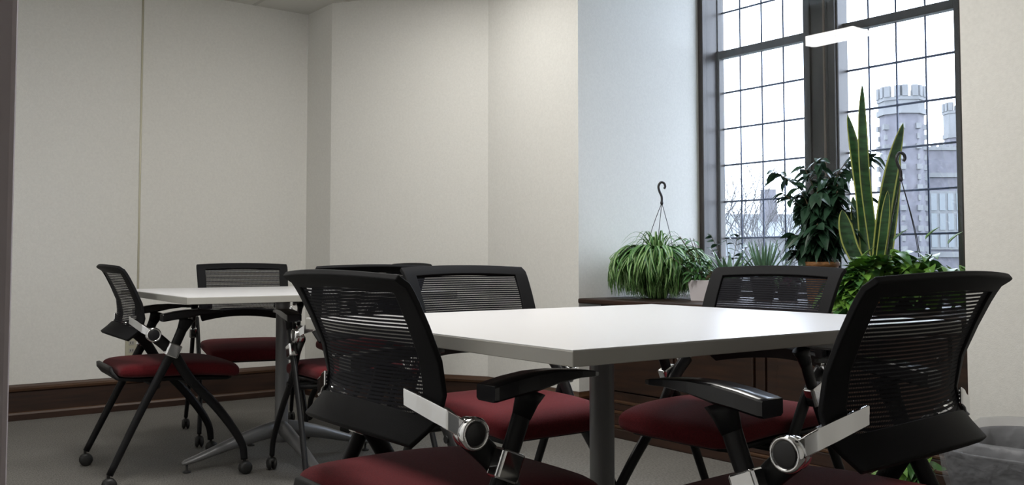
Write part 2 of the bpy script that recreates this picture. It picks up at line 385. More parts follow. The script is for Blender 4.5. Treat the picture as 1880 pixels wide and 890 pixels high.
# ------------------------------------------------------------------ chair
def back_y(z):
    K = [(.552, -.212), (.575, -.184), (.60, -.158), (.64, -.150), (.70, -.162), (.76, -.188), (.81, -.213), (.835, -.228), (.850, -.250)]
    if z <= K[0][0]: return K[0][1]
    for (a, ya), (b, yb) in zip(K, K[1:]):
        if z <= b: return ya+(yb-ya)*(z-a)/(b-a)
    return K[-1][1]
def back_w(z):
    K = [(.552, .203), (.60, .220), (.66, .224), (.75, .228), (.835, .232), (.850, .231)]
    if z <= K[0][0]: return K[0][1]
    for (a, ya), (b, yb) in zip(K, K[1:]):
        if z <= b: return ya+(yb-ya)*(z-a)/(b-a)
    return K[-1][1]
def back_pt(u, z):
    arch_t = (z-.55)/.30
    zz = (z if z < .64 else .64+(z-.64)*.955) + (.022*(1-u*u))*(1-arch_t) + .007*(1-u*u)*arch_t
    cv = .056-.030*max(0, min(1, (z-.60)/.22))
    return Vector((u*back_w(z), back_y(z) - cv*(1-u*u) + .012, zz))
def make_chair():
    t = thing('training_chair', '', 'chair')
    # back frame with an opening
    us = [-1, -.91, -.815] + [-.815+1.63*i/10 for i in range(1, 10)] + [.815, .91, 1]
    zs = [.556, .566, .578, .588, .597, .615, .64, .67, .70, .73, .76, .785, .805, .822, .836, .846, .851]
    bm = bmesh.new(); g = {}
    def V(i, j):
        if (i, j) not in g: g[i, j] = bm.verts.new(back_pt(us[i], zs[j]))
        return g[i, j]
    for i in range(len(us)-1):
        for j in range(len(zs)-1):
            inside = us[i] >= -.816 and us[i+1] <= .816 and zs[j] >= .5965 and zs[j+1] <= .823
            if not inside: bm.faces.new((V(i, j), V(i+1, j), V(i+1, j+1), V(i, j+1)))
    fr = obj('backrest', bm, M['plastic_back'], t, bevel=.003, solid=.013, smooth=True)
    bm = bmesh.new(); rows = []
    N = 26; zz = [.592+(.828-.592)*k/16 for k in range(17)]
    for z in zz: rows.append([bm.verts.new(back_pt(-.835+1.67*k/N, z)+Vector((0, -.002, 0))) for k in range(N+1)])
    for a, b in zip(rows, rows[1:]):
        for k in range(N): bm.faces.new((a[k], a[k+1], b[k+1], b[k])).smooth = True
    obj('mesh_panel', bm, M['mesh'], fr)
    # seat
    bm = bmesh.new(); nv = 20; rings = []
    # cushion: rounded slab lofted front to back, waterfall front edge
    for v, zt, zb, wk in ((0, .438, .424, .86), (.012, .453, .414, .93), (.05, .463, .408, .975), (.14, .467, .405, 1), (.30, .468, .404, 1.01), (.50, .469, .402, 1.01), (.68, .467, .398, 1), (.82, .461, .392, .985), (.92, .452, .386, .955), (.975, .442, .384, .91), (1, .424, .396, .86)):
        y = -.222+.475*v; zc, hz, hx = (zt+zb)/2, (zt-zb)/2, .214*wk; ring = []
        for k in range(28):
            a = 2*PI*k/28; ca, sa = math.cos(a), math.sin(a)
            ux = math.copysign(abs(ca)**.28, ca); uz = math.copysign(abs(sa)**.55, sa)
            ring.append(bm.verts.new((ux*hx, y, zc+uz*hz*(1-.12*abs(ux)**4))))
        rings.append(ring)
    for a, b in zip(rings, rings[1:]):
        for k in range(28): bm.faces.new((a[k], a[(k+1) % 28], b[(k+1) % 28], b[k]))
    bm.faces.new(rings[0]); bm.faces.new(rings[-1])
    obj('seat', bm, M['fabric'], t, subsurf=1, smooth=True)
    bm = bmesh.new(); rows = []
    for y, z, w in ((-.244, .452, .14), (-.240, .432, .16), (-.222, .408, .17), (-.15, .399, .185), (0, .396, .185), (.12, .390, .185), (.20, .384, .17), (.225, .388, .15)):
        rows.append([bm.verts.new((u*w, y, z)) for u in (-1, -.6, -.2, .2, .6, 1)])
    for a, b in zip(rows, rows[1:]):
        for k in range(5): bm.faces.new((a[k], a[k+1], b[k+1], b[k])).smooth = True
    obj('seat_shell', bm, M['plastic'], t, solid=.014, bevel=.003)
    bm = bmesh.new()
    for y, z in ((.05, .375), (-.09, .380)): tube(bm, [(-.25, y, z), (.25, y, z)], .011, 8)
    obj('cross_bar', bm, M['tube'], t)
    for s in (-1, 1):
        X = .258*s
        bm = bmesh.new()                                             # rear leg: arm post to rear caster
        pts = [(X, .012, .638), (X, -.038, .516), (X*1.01, -.148, .30), (X*1.04, -.262, .062)]
        tube(bm, spline(pts, 5), .0105, 12, ry=[.021-.008*i/15 for i in range(16)])
        obj('rear_leg', bm, M['tube'], t)
        bm = bmesh.new()                                             # front leg: hub, through the crossing, curving to the front caster
        Xi = X-.022*s
        pts = [(Xi, -.100, .570), (Xi, -.038, .510), (Xi, .03, .405), (Xi+.002*s, .135, .285), (Xi+.006*s, .205, .190), (Xi+.010*s, .243, .120), (Xi+.012*s, .252, .060)]
        tube(bm, spline(pts, 5), .0105, 12, ry=[.023-.009*i/30 for i in range(31)])
        obj('front_leg', bm, M['tube'], t)
        for y, xx in ((-.266, X*1.04), (.253, Xi+.012*s)):
            bm = bmesh.new(); lathe(bm, [(.006, .045), (.006, .072), (.001, .074)], (xx, y, 0), 10)
            for q in (-.010, .010): lathe(bm, [(.003, -.009), (.016, -.009), (.0245, -.004), (.0265, 0), (.0245, .004), (.016, .009), (.003, .009)], (xx+q, y+.004, .0265), 20, axis='x')
            lathe(bm, [(.004, .030), (.018, .034), (.020, .044), (.010, .052), (.002, .054)], (xx, y, 0), 14)
            obj('caster', bm, M['rubber'], t)
        # armrest
        bm = bmesh.new(); rows = []
        xa = X+.006*s
        for y, zt, th, hw in ((-.084, .657, .027, .0275), (-.076, .659, .029, .0285), (-.035, .667, .031, .0285), (.012, .673, .032, .027), (.062, .674, .023, .0245), (.115, .6705, .014, .021), (.15, .6665, .011, .017), (.162, .664, .008, .012)):
            rows.append([bm.verts.new((xa+a*hw, y, zt-th+b*th)) for a, b in ((-1, .9), (-.93, 1), (.93, 1), (1, .9), (1, .15), (.8, 0), (-.8, 0), (-1, .15))])
        for a, b in zip(rows, rows[1:]):
            for k in range(8): bm.faces.new((a[k], a[(k+1) % 8], b[(k+1) % 8], b[k])).smooth = k == 1
        bm.faces.new(rows[0]); bm.faces.new(rows[-1][::-1])
        ar = obj('armrest', bm, M['armpad'], t)
        bm = bmesh.new(); tube(bm, [(X, -.004, .595), (X, .008, .622), (X, .014, .640)], [.011, .013, .018], 12, ry=[.020, .026, .036]); obj('arm_bracket', bm, M['plastic'], ar)
        # chrome clip round the crossing
        d = Vector((0, -.056, -.136)).normalized()
        bm = bmesh.new(); c0 = Vector((X+.002*s, -.038, .516)); n = Vector((0, d.z, -d.y)); rr = []
        for k in (-.026, -.022, .022, .026):
            e = .9 if abs(k) > .024 else 1
            ring = []
            for a, b in ((-1, -.8), (-.7, -1), (.7, -1), (1, -.8), (1, .8), (.7, 1), (-.7, 1), (-1, .8)):
                ring.append(bm.verts.new(c0+d*k+Vector((1, 0, 0))*a*.0165*e+n*b*.0265*e))
            rr.append(ring)
        for a, b in zip(rr, rr[1:]):
            for k in range(8): bm.faces.new((a[k], a[(k+1) % 8], b[(k+1) % 8], b[k]))
        bm.faces.new(rr[0]); bm.faces.new(rr[-1][::-1])
        obj('clip', bm, M['chrome'], t, bevel=.002)
        # pivot hub
        hx = .262*s
        bm = bmesh.new(); sg = s
        prof = [(.010, -.022), (.027, -.022), (.031, -.018), (.031, -.004), (.0295, -.0025), (.0295, -.001), (.033, .001), (.034, .006), (.034, .014), (.031, .019), (.0265, .019), (.0255, .016)]
        lathe(bm, [(r*.83, h*sg*.92) for r, h in prof], (hx, -.113, .580), 32, axis='x')
        hb = obj('pivot_hub', bm, M['chrome'], t)
        bm = bmesh.new(); lathe(bm, [(.0213, .009*sg), (.0213, .0155*sg), (.018, .0166*sg), (.001, .0168*sg)], (hx, -.113, .580), 28, axis='x'); obj('hub_cap', bm, M['cap'], hb)
        # chrome bracket from the back to the hub
        bm = bmesh.new(); rows = []
        path = []
        for u, z, h, th in ((.70, .634, .017, .003), (.84, .625, .018, .004), (.98, .614, .019, .004)):
            q = back_pt(u, z-.010); path.append((q.x, q.y-.012, z, h, th))
        path += [(.2475, -.148, .604, .019, .007), (.254, -.134, .593, .018, .010), (.258, -.122, .585, .019, .011)]
        for i, (x, y, z, h, th) in enumerate(path):
            a_ = path[max(0, i-1)]; b_ = path[min(len(path)-1, i+1)]; tg = Vector((b_[0]-a_[0], b_[1]-a_[1], 0)).normalized(); nn = Vector((tg.y, -tg.x, 0)); ring = []
            for a, b in ((-1, -.9), (1, -.9), (1, .9), (-1, .9)):
                ring.append(bm.verts.new(Vector((s*(x+nn.x*a*th), y+nn.y*a*th, z+b*h))))
            rows.append(ring)
        for a, b in zip(rows, rows[1:]):
            for k in range(4): bm.faces.new((a[k], a[(k+1) % 4], b[(k+1) % 4], b[k]))
        bm.faces.new(rows[0]); bm.faces.new(rows[-1][::-1])
        obj('bracket', bm, M['chrome'], t, bevel=.002)
    return t
chairs = [
 (-1.545, 1.021, -1.0, 'nearest burgundy mesh-back chair on the left, at the big front table, back to the camera', 'chairs round the front table'),
 (-.983, 1.445, 92.7, 'burgundy mesh-back chair at far right, angled away beside the waste bin', 'chairs round the front table'),
 (-1.725, 2.10, 180, 'mesh-back chair facing us between the front table and the window plants', 'chairs round the front table'),
 (-2.20, 1.68, -91, 'mesh-back chair facing us behind the left corner of the front table', 'chairs round the front table'),
 (-3.952, 1.234, -4.5, 'leftmost mesh-back chair, seen side-on in front of the bare left wall', 'chairs round the rear table'),
 (-4.526, 1.81, -104, 'mesh-back chair facing us between the rear table and the left wall', 'chairs round the rear table'),
 (-3.405, 1.80, 83, 'mesh-back chair on the near side of the rear table, mostly hidden behind the nearest chair', 'chairs round the rear table'),
 (-4.44, 2.47, 176, 'farthest chair, only its arched top edge showing before the angled wall', 'chairs round the rear table')]
proto = make_chair()
for i, (x, y, a, lab, gr) in enumerate(chairs):
    o = proto if i == 0 else copy_tree(proto)
    o.location = (x, y, 0); o.rotation_euler = (0, 0, math.radians(a)); o['label'] = lab; o['group'] = gr

# ------------------------------------------------------------------ tables
def make_table(SX, SY, SL=None):
    SL = SL or SX
    t = thing('table', '', 'table')
    bm = bmesh.new(); box(bm, -SL, SX, -SY, SY, .711, .735); tp = obj('tabletop', bm, M['edge'], t, bevel=.0015)
    bm = bmesh.new(); box(bm, -SL+.0008, SX-.0008, -SY+.0008, SY-.0008, .7345, .7367); obj('laminate_surface', bm, M['lam'], tp, bevel=.0008)
    bm = bmesh.new(); lathe(bm, [(.031, .085), (.030, .12), (.0285, .13), (.0285, .66), (.032, .665), (.032, .70), (.001, .70)], (0, 0, 0), 28)
    obj('column', bm, M['steel'], t)
    bm = bmesh.new(); lathe(bm, [(.13, .700), (.13, .710), (.02, .711)], (0, 0, 0), 28); obj('top_plate', bm, M['steel'], t)
    for k in range(4):
        a = k*PI/2
        bm = bmesh.new()
        P = [Vector((r*math.cos(a), r*math.sin(a), z)) for r, z in ((.0, .145), (.08, .132), (.18, .108), (.28, .078), (.36, .053), (.405, .042), (.418, .039))]
        rz = [.036, .034, .028, .021, .015, .011, .005]; rx = [.024, .024, .023, .022, .020, .018, .010]
        d = Vector((-math.sin(a), math.cos(a), 0)); rings = []
        for p, h, w in zip(P, rz, rx): rings.append([bm.verts.new(p+d*w*math.cos(q)+Vector((0, 0, h*math.sin(q)))) for q in [2*PI*j/14 for j in range(14)]])
        for A_, B_ in zip(rings, rings[1:]):
            for j in range(14): bm.faces.new((A_[j], A_[(j+1) % 14], B_[(j+1) % 14], B_[j])).smooth = True
        bm.faces.new(rings[0]); bm.faces.new(rings[-1])
        leg = obj('leg', bm, M['steel'], t)
        bm = bmesh.new(); lathe(bm, [(.016, 0), (.017, .004), (.014, .008), (.005, .010), (.005, .036), (.001, .036)], (.398*math.cos(a), .398*math.sin(a), 0), 16)
        obj('glide', bm, M['rubber'], leg)
    return t
tb = make_table(.555, .555, .395); tb.location = (-1.5784, 1.478, 0); tb.rotation_euler = (0, 0, math.radians(-1.2)); tb['label'] = 'large square white table in the foreground on a grey steel column'
tb2 = make_table(.555, .555); tb2.location = (-3.825, 1.686, 0); tb2.rotation_euler = (0, 0, math.radians(-3.6)); tb2['label'] = 'smaller-looking white square table in the rear left near the bare wall'
for q in (tb, tb2): q['group'] = 'square white tables'

# ------------------------------------------------------------------ waste bin
bx, by = -1.09, 2.80
def rrect(hx, hy, r, n=8):
    out = []
    for cx, cy, a0 in ((hx-r, hy-r, 0), (-hx+r, hy-r, PI/2), (-hx+r, -hy+r, PI), (hx-r, -hy+r, 1.5*PI)):
        for k in range(n+1):
            a = a0+k*PI/2/n; out.append((cx+r*math.cos(a), cy+r*math.sin(a)))
    return out
bn = thing('waste_bin', 'grey waste bin lined with a clear plastic bag at the right edge', 'bin', (bx, by, 0), math.radians(8))
def loft(bm, levels, close_bottom=True, wob=0):
    rings = []
    for z, hx, hy, r in levels:
        rings.append([bm.verts.new((x+random.uniform(-wob, wob), y+random.uniform(-wob, wob), z+random.uniform(-wob, wob))) for x, y in rrect(hx, hy, r)])
    n = len(rings[0])
    for a, b in zip(rings, rings[1:]):
        for k in range(n): bm.faces.new((a[k], a[(k+1) % n], b[(k+1) % n], b[k])).smooth = True
    if close_bottom: bm.faces.new(rings[0])
bm = bmesh.new(); loft(bm, [(.006, .24, .22, .12), (.02, .245, .225, .12), (.31, .295, .275, .15), (.342, .30, .28, .15), (.35, .305, .285, .15)])
obj('body', bm, M['bin'], bn, solid=.005)
bm = bmesh.new()
loft(bm, [(.12, .275, .255, .14), (.20, .283, .262, .14), (.27, .302, .282, .15), (.34, .312, .292, .155), (.376, .309, .289, .15), (.380, .300, .280, .15), (.30, .282, .262, .145), (.15, .25, .23, .13), (.05, .22, .20, .12)], False, .0045)
obj('liner', bm, M['film'], bn)

# ------------------------------------------------------------------ plants
def blade(bm, pts, w, mi=(0, 0), side=None, fold=.25):
    """leaf ribbon along pts: 4 columns; outer faces mi[0], inner faces mi[1]"""
    n = len(pts)-1; rows = []
    for i, p in enumerate(pts):
        a = pts[max(0, i-1)]; b = pts[min(n, i+1)]; t = (b-a).normalized()
        s = side if side is not None else t.cross(Vector((0, 0, 1)))
        if s.length < .05: s = Vector((1, 0, 0))
        s = (s - t*s.dot(t)).normalized(); up = s.cross(t)
        v = i/n; ww = w(v)
        rows.append([bm.verts.new(p+s*ww*k+up*ww*abs(k)*fold) for k in (-1, -.3, 0, .3, 1)])
    for a, b in zip(rows, rows[1:]):
        for k in range(4):
            f = bm.faces.new((a[k], a[k+1], b[k+1], b[k])); f.material_index = mi[0] if k in (0, 3) else mi[1]; f.smooth = True
def leaf(bm, base, d, L, W, droop=.3, mi=0, roll=0, heart=False):
    """broad leaf: outline with pointed tip"""
    d = d.normalized(); side = d.cross(Vector((0, 0, 1)))
    if side.length < .1: side = Vector((1, 0, 0))
    side.normalize(); side = Matrix.Rotation(roll, 3, d) @ side; up = side.cross(d)
    pts = [base+d*L*t-Vector((0, 0, 1))*droop*L*t*t for t in (0, .12, .3, .5, .7, .87, 1)]
    prof = (.10, .85, 1.0, .86, .58, .26, .01) if heart else (.08, .55, .92, 1.0, .75, .36, .01)
    rows = []
    for p, q in zip(pts, prof): rows.append([bm.verts.new(p+side*W*.5*q*k+up*W*.5*q*abs(k)*.28) for k in (-1, -.5, 0, .5, 1)])
    for a, b in zip(rows, rows[1:]):
        for k in range(4):
            f = bm.faces.new((a[k], a[k+1], b[k+1], b[k])); f.smooth = True; f.material_index = mi
ZT = .672
def pot(bm, r0, r1, h, rim=.006, z0=0):
    lathe(bm, [(r0*.98, z0), (r0, z0+.003), (r1, z0+h-.02), (r1+rim, z0+h-.018), (r1+rim, z0+h), (r1-.003, z0+h), (r1-.006, z0+h-.02), (.001, z0+h-.02)], (0, 0, 0), 28)

# 1 spider plant
p = atY(1207, 500, 3.50); sp = thing('spider_plant', 'arching variegated spider plant with an upright black hook, at the left end of the counter', 'plant', (p.x, p.y, ZT))
bm = bmesh.new(); pot(bm, .048, .095, .135); ptt = obj('pot', bm, M['pot_green'], sp)
bm = bmesh.new(); lathe(bm, [(.094, .116), (.06, .122), (.001, .125)], (0, 0, 0), 20); obj('soil', bm, M['soil'], ptt)
bm = bmesh.new()
for i in range(900):
    a = random.uniform(0, 2*PI); kind = random.random(); dirv = Vector((math.cos(a), math.sin(a), 0))
    wall_side = 1-.14*max(0, -math.cos(a))
    reach = (random.uniform(.19, .285) if kind < .42 else random.uniform(.085, .20))*wall_side
    top = random.uniform(.24, .31) if kind < .6 else random.uniform(.15, .24)
    drop = random.uniform(.004, .12) if kind < .5 else random.uniform(.003, .05)
    if random.random() < .25: drop = random.uniform(.10, .20)
    perp = Vector((-dirv.y, dirv.x, 0))*random.uniform(-.09, .09)
    P = bez(dirv*random.uniform(.01, .07)+Vector((0, 0, .12)), dirv*reach*.35+Vector((0, 0, top+.10)), dirv*reach*1.22+Vector((0, 0, top*.72))+perp*.7, dirv*reach*random.uniform(.80, 1.0)+Vector((0, 0, drop))+perp*1.5, 11)
    w = random.uniform(.0050, .0085)
    blade(bm, P, lambda v, w=w: w*(1-.92*max(0, v-.5)**1.6/.33), (0, 1 if random.random() < .75 else 0))
for i in range(220):
    a = random.uniform(0, 2*PI); dirv = Vector((math.cos(a), math.sin(a), 0)); R_ = random.uniform(.10, .17)
    P = bez(dirv*.06+Vector((0, 0, .125)), dirv*R_*.8+Vector((0, 0, .22)), dirv*R_*1.25+Vector((0, 0, .12)), dirv*R_*random.uniform(.6, .95)+Vector((0, 0, .004)), 9)
    blade(bm, P, lambda v: .0062*(1-.9*max(0, v-.5)**1.6/.33), (0, 1))
for i in range(40):      # inner upright blades
    a = random.uniform(0, 2*PI); dirv = Vector((math.cos(a), math.sin(a), 0)); r = random.uniform(.05, .17); h = random.uniform(.30, .37)
    P = bez(dirv*.02+Vector((0, 0, .14)), dirv*.04+Vector((0, 0, h)), dirv*r*.8+Vector((0, 0, h+.02)), dirv*r*1.3+Vector((0, 0, h-.08)), 9)
    blade(bm, P, lambda v: .006*(1-.9*v**2), (0, 1))
obj('foliage', bm, [M['leaf_spider'], M['leaf_cream']], sp)
def hanger(parent, top, attach, hook_flip=1, wire='wire'):
    """hook with three cords; top: point where cords meet"""
    bm = bmesh.new(); t = Vector(top)
    rt = Vector((RT.x, RT.y, 0))*hook_flip
    P = [t, t+Vector((0, 0, .03)), t+rt*.012+Vector((0, 0, .06)), t+rt*.016+Vector((0, 0, .085)), t+rt*.004+Vector((0, 0, .104)), t-rt*.012+Vector((0, 0, .100)), t-rt*.018+Vector((0, 0, .083)), t-rt*.012+Vector((0, 0, .072))]
    tube(bm, spline(P, 5), .0062, 8); lathe(bm, [(.004, -.012), (.008, -.006), (.008, .004), (.004, .010)], t, 10)
    h = obj('hook', bm, M['dark_plastic'], parent)
    bm = bmesh.new()
    for q in attach:
        q = Vector(q); mid = (t+q)/2+Vector((q.x-t.x, q.y-t.y, 0))*.12
        tube(bm, spline([t, mid, q], 8), .0018, 6)
    obj('hanger_cord', bm, M[wire], parent)
tz = atY(1215, 372, 3.50); hanger(sp, (tz.x-p.x, 0, tz.z-ZT), [(-.062*RT.x, -.062*RT.y, .20), (.005, -.01, .16), (.095*RT.x, .095*RT.y, .15)], -1)

# 2 white square pot with a leafy sprig plant
p = atY(1292, 540, 3.46); wp = thing('potted_plant', 'leafy sprig plant in a square white pot beside the spider plant', 'plant', (p.x, p.y, ZT), math.radians(12))
bm = bmesh.new(); s0, s1, h = .045, .056, .100
lo = [(-s0, -s0), (s0, -s0), (s0, s0), (-s0, s0)]; hi = [(-s1, -s1), (s1, -s1), (s1, s1), (-s1, s1)]
rg = []
for pts, z, k in ((lo, 0, 1), (hi, h, 1), (hi, h, .9), (lo, h-.015, .98)): rg.append([bm.verts.new((x*k, y*k, z)) for x, y in pts])
for a, b in zip(rg, rg[1:]):
    for k in range(4): bm.faces.new((a[k], a[(k+1) % 4], b[(k+1) % 4], b[k]))
bm.faces.new(rg[0][::-1]); bm.faces.new(rg[-1])
obj('pot', bm, M['white_pot'], wp, bevel=.004)
bm = bmesh.new(); tips = []
for i in range(9):
    a = random.uniform(0, 2*PI); hh = random.uniform(.18, .34); r = random.uniform(.04, .16)
    q = Vector((-abs(r)*RT.x*random.uniform(.2, 1.2)+.04*math.cos(a), -abs(r)*RT.y*random.uniform(.2, 1.2)+.04*math.sin(a), hh))
    P = spline([Vector((0, 0, .09)), Vector((q.x*.3, q.y*.3, hh*.6)), q], 6); tube(bm, P, .0015, 5); tips.append(P)
tube(bm, spline([(0, 0, .085), (.03, -.01, .115), (.045, 0, .14)], 5), [.012-.0006*i for i in range(11)], 8)
obj('stem', bm, M['stem'], wp)
bm = bmesh.new()
for P in tips:
    for k in range(5, len(P), 2):
        for s in (0, PI):
            a = random.uniform(0, 2*PI); leaf(bm, P[k], Vector((math.cos(a+s), math.sin(a+s), random.uniform(-.1, .5))), random.uniform(.035, .055), random.uniform(.014, .02), .4, roll=random.uniform(-.5, .5))
for i in range(70):
    a = random.uniform(0, 2*PI); r = random.uniform(.01, .055); leaf(bm, Vector((r*math.cos(a)-.02, r*math.sin(a)-.02, random.uniform(.10, .20))), Vector((math.cos(a), math.sin(a), random.uniform(-.3, .8))), random.uniform(.03, .06), .018, .5, roll=random.uniform(-.8, .8))
obj('foliage', bm, M['leaf_mid'], wp)

# 3 broad leaf plant + aloe
def rosette(name, label, px, py, Y, n, L, W, mi, up=(.5, 1.6), potr=.06, poth=.09, potm='pot_black', zoff=0, th=None):
    p = atY(px, py, Y); t = thing(name, label, 'plant', (p.x, p.y, ZT))
    bm = bmesh.new(); pot(bm, potr*.8, potr, poth); obj('pot', bm, M[potm], t)
    bm = bmesh.new()
    for i in range(n):
        a = 2.4*i; e = up[0]+(up[1]-up[0])*i/n; l = L*random.uniform(.8, 1.1)
        d = Vector((math.cos(a), math.sin(a), e)).normalized(); b0 = Vector((.012*math.cos(a), .012*math.sin(a), poth-.01))
        P = [b0+d*l*v+Vector((0, 0, 1))*.12*l*v*v for v in [k/7 for k in range(8)]]
        blade(bm, P, lambda v: W*(1-v**1.5)*.98+.0004, (0, 0), fold=.5)
    obj('foliage', bm, M[mi], t, solid=.004)
    return t, p
rosette('aloe_plant', 'spiky grey-green aloe on the counter in front of the left window panes', 1402, 500, 3.82, 34, .17, .010, 'leaf_blue', (.35, 3.5), .06, .11)
rosette('succulent', 'low broad-leaved succulent against the left window jamb', 1338, 500, 3.72, 16, .15, .022, 'leaf_blue', (.25, 1.6), .065, .10)
p = atY(1342, 500, 3.9); t = thing('sprig_plant', 'thin stemmed sprig with round dark leaves rising by the left window jamb', 'plant', (p.x, p.y, ZT))
bm = bmesh.new(); pot(bm, .04, .05, .09); obj('pot', bm, M['pot_black'], t)
bm = bmesh.new(); bl = bmesh.new()
for q in ((-.03, 0, .31), (.03, .02, .33), (.09, .02, .27), (-.09, -.05, .26), (-.10, -.04, .33)):
    P = spline([Vector((0, 0, .08)), Vector((q[0]*.4, q[1]*.4, q[2]*.6)), Vector(q)], 6); tube(bm, P, .0016, 5)
    for k in (6, 8, 9, 10, 11, 12):
        a = random.uniform(0, 2*PI); leaf(bl, P[k], Vector((math.cos(a), math.sin(a), random.uniform(-.2, .9))), .045, .026, .2, roll=random.uniform(-.8, .8))
obj('stem', bm, M['stem'], t); obj('foliage', bl, M['leaf_dark'], t)
# purple-leaved low plant
def bush(name, label, px, Y, nst, hgt, spread, lL, lW, mi, potr, poth, potm, nl, heart=False, dirz=(-.6, .6), lean=(0, 0), stem=True, extra=None, mi2=None):
    p = atY(px, 500, Y); t = thing(name, label, 'plant', (p.x, p.y, ZT))
    bm = bmesh.new(); pot(bm, potr*.8, potr, poth); obj('pot', bm, M[potm], t)
    bs = bmesh.new(); bl = bmesh.new()
    for i in range(nst):
        a = 2.4*i+random.uniform(-.3, .3); r = spread*math.sqrt((i+.5)/nst); hh = hgt*random.uniform(.55, 1.0)*(1-.35*(r/spread)**2)
        q = Vector((r*math.cos(a)+lean[0], r*math.sin(a)+lean[1], hh))
        P = spline([Vector((.02*math.cos(a), .02*math.sin(a), poth-.02)), Vector((q.x*.45, q.y*.45, poth+(hh-poth)*.6)), q], 8)
        tube(bs, P, .0022, 5)
        for k in range(nl):
            f = random.uniform(.25, 1)**.8; b = P[min(len(P)-1, int(f*(len(P)-1)))]; a2 = random.uniform(0, 2*PI)
            leaf(bl, b, Vector((math.cos(a2), math.sin(a2), random.uniform(*dirz))), lL*random.uniform(.7, 1.2), lW*random.uniform(.75, 1.15), random.uniform(.2, .8), roll=random.uniform(-.7, .7), heart=heart, mi=0 if (mi2 is None or random.random() < .6) else 1)
    if extra: extra(bs, bl)
    obj('stem', bs, M['stem'], t); obj('foliage', bl, [M[mi]] + ([M[mi2]] if mi2 else []), t)
    return t, p
bush('purple_plant', 'low dark purple plant between the aloe and the tall bushy plant', 1446, 3.84, 10, .17, .09, .05, .026, 'leaf_purple', .055, .09, 'pot_black', 14, mi2='leaf_blue')
# 4 tall bushy dark plant in woven basket
def tall_extra(bs, bl):
    for tx, tz in ((-.20, .60), (-.17, .50), (.19, .70), (.26, .68), (.10, .60), (-.07, .62), (.22, .48), (.0, .66)):
        q = Vector((tx*RT.x, tx*RT.y, tz)); P = spline([Vector((0, 0, .2)), Vector((q.x*.35, q.y*.35, tz*.8)), q], 8); tube(bs, P, .0022, 5)
        for k in range(7, len(P)):
            for _ in range(2):
                a2 = random.uniform(0, 2*PI); leaf(bl, P[k], Vector((math.cos(a2), math.sin(a2), random.uniform(-.6, .3))), .07, .032, .5, roll=random.uniform(-.7, .7))
bush('bushy_plant', 'tall dark bushy plant in a woven tan basket before the window mullion', 1508, 3.72, 26, .66, .14, .076, .042, 'leaf_dark', .075, .188, 'terra', 26, dirz=(-.8, .2), extra=tall_extra)
# 5 snake plant
p = atY(1607, 500, 3.80); sn = thing('snake_plant', 'tall sword-leaved snake plant with yellow edges in front of the right window panes', 'plant', (p.x, p.y, ZT))
bm = bmesh.new(); pot(bm, .075, .095, .14); obj('pot', bm, M['terra'], sn)
bm = bmesh.new()
def sword(tipx, tipy, basex, w, bend=0, yo=0, mid=None):
    T = atY(tipx, tipy, 3.80+yo)-p; B = atY(basex, 500, 3.80)-p; b0 = Vector((max(-.07, min(.07, B.x)), max(-.06, min(.06, yo*.5)), .12)); tip = Vector((T.x, T.y, T.z+p.z-ZT))
    mm = (b0+tip)/2+Vector((bend*RT.x, bend*RT.y, 0))
    P = spline([b0, b0*.75+mm*.25+Vector((0, 0, .03)), mm, mm*.4+tip*.6+Vector((bend*.3*RT.x, bend*.3*RT.y, 0)), tip], 5)
    side = Vector((RT.x, RT.y, 0)); side = Matrix.Rotation(random.uniform(-.3, .3)-.2, 3, 'Z') @ side
    N = len(P)-1
    rows = []
    for i, q in enumerate(P):
        v = i/N; ww = w*(.62+.38*math.sin(min(1, v/.55)*PI/2))*(1-max(0, (v-.6)/.4)**2.0)+.0005
        up = Vector((side.y, -side.x, 0)); ss = Matrix.Rotation(.5*v, 3, 'Z') @ side
        rows.append([bm.verts.new(q+ss*ww*k+up*ww*abs(k)*.35) for k in (-1, -.8, -.3, .3, .8, 1)])
    for a, b in zip(rows, rows[1:]):
        for k in range(5):
            f = bm.faces.new((a[k], a[k+1], b[k+1], b[k])); f.smooth = True; f.material_index = 1 if k in (0, 4) else 0
sword(1583, 155, 1606, .026, -.02, .02); sword(1556, 210, 1592, .027, .02, .0); sword(1658, 226, 1612, .035, -.02, -.02)
sword(1648, 262, 1622, .030, .0, .03); sword(1546, 385, 1590, .040, -.01, -.10); sword(1630, 350, 1618, .020, 0, -.04); sword(1566, 360, 1592, .024, -.01, .03)
obj('foliage', bm, [M['snake'], M['snake_edge']], sn, solid=.002)
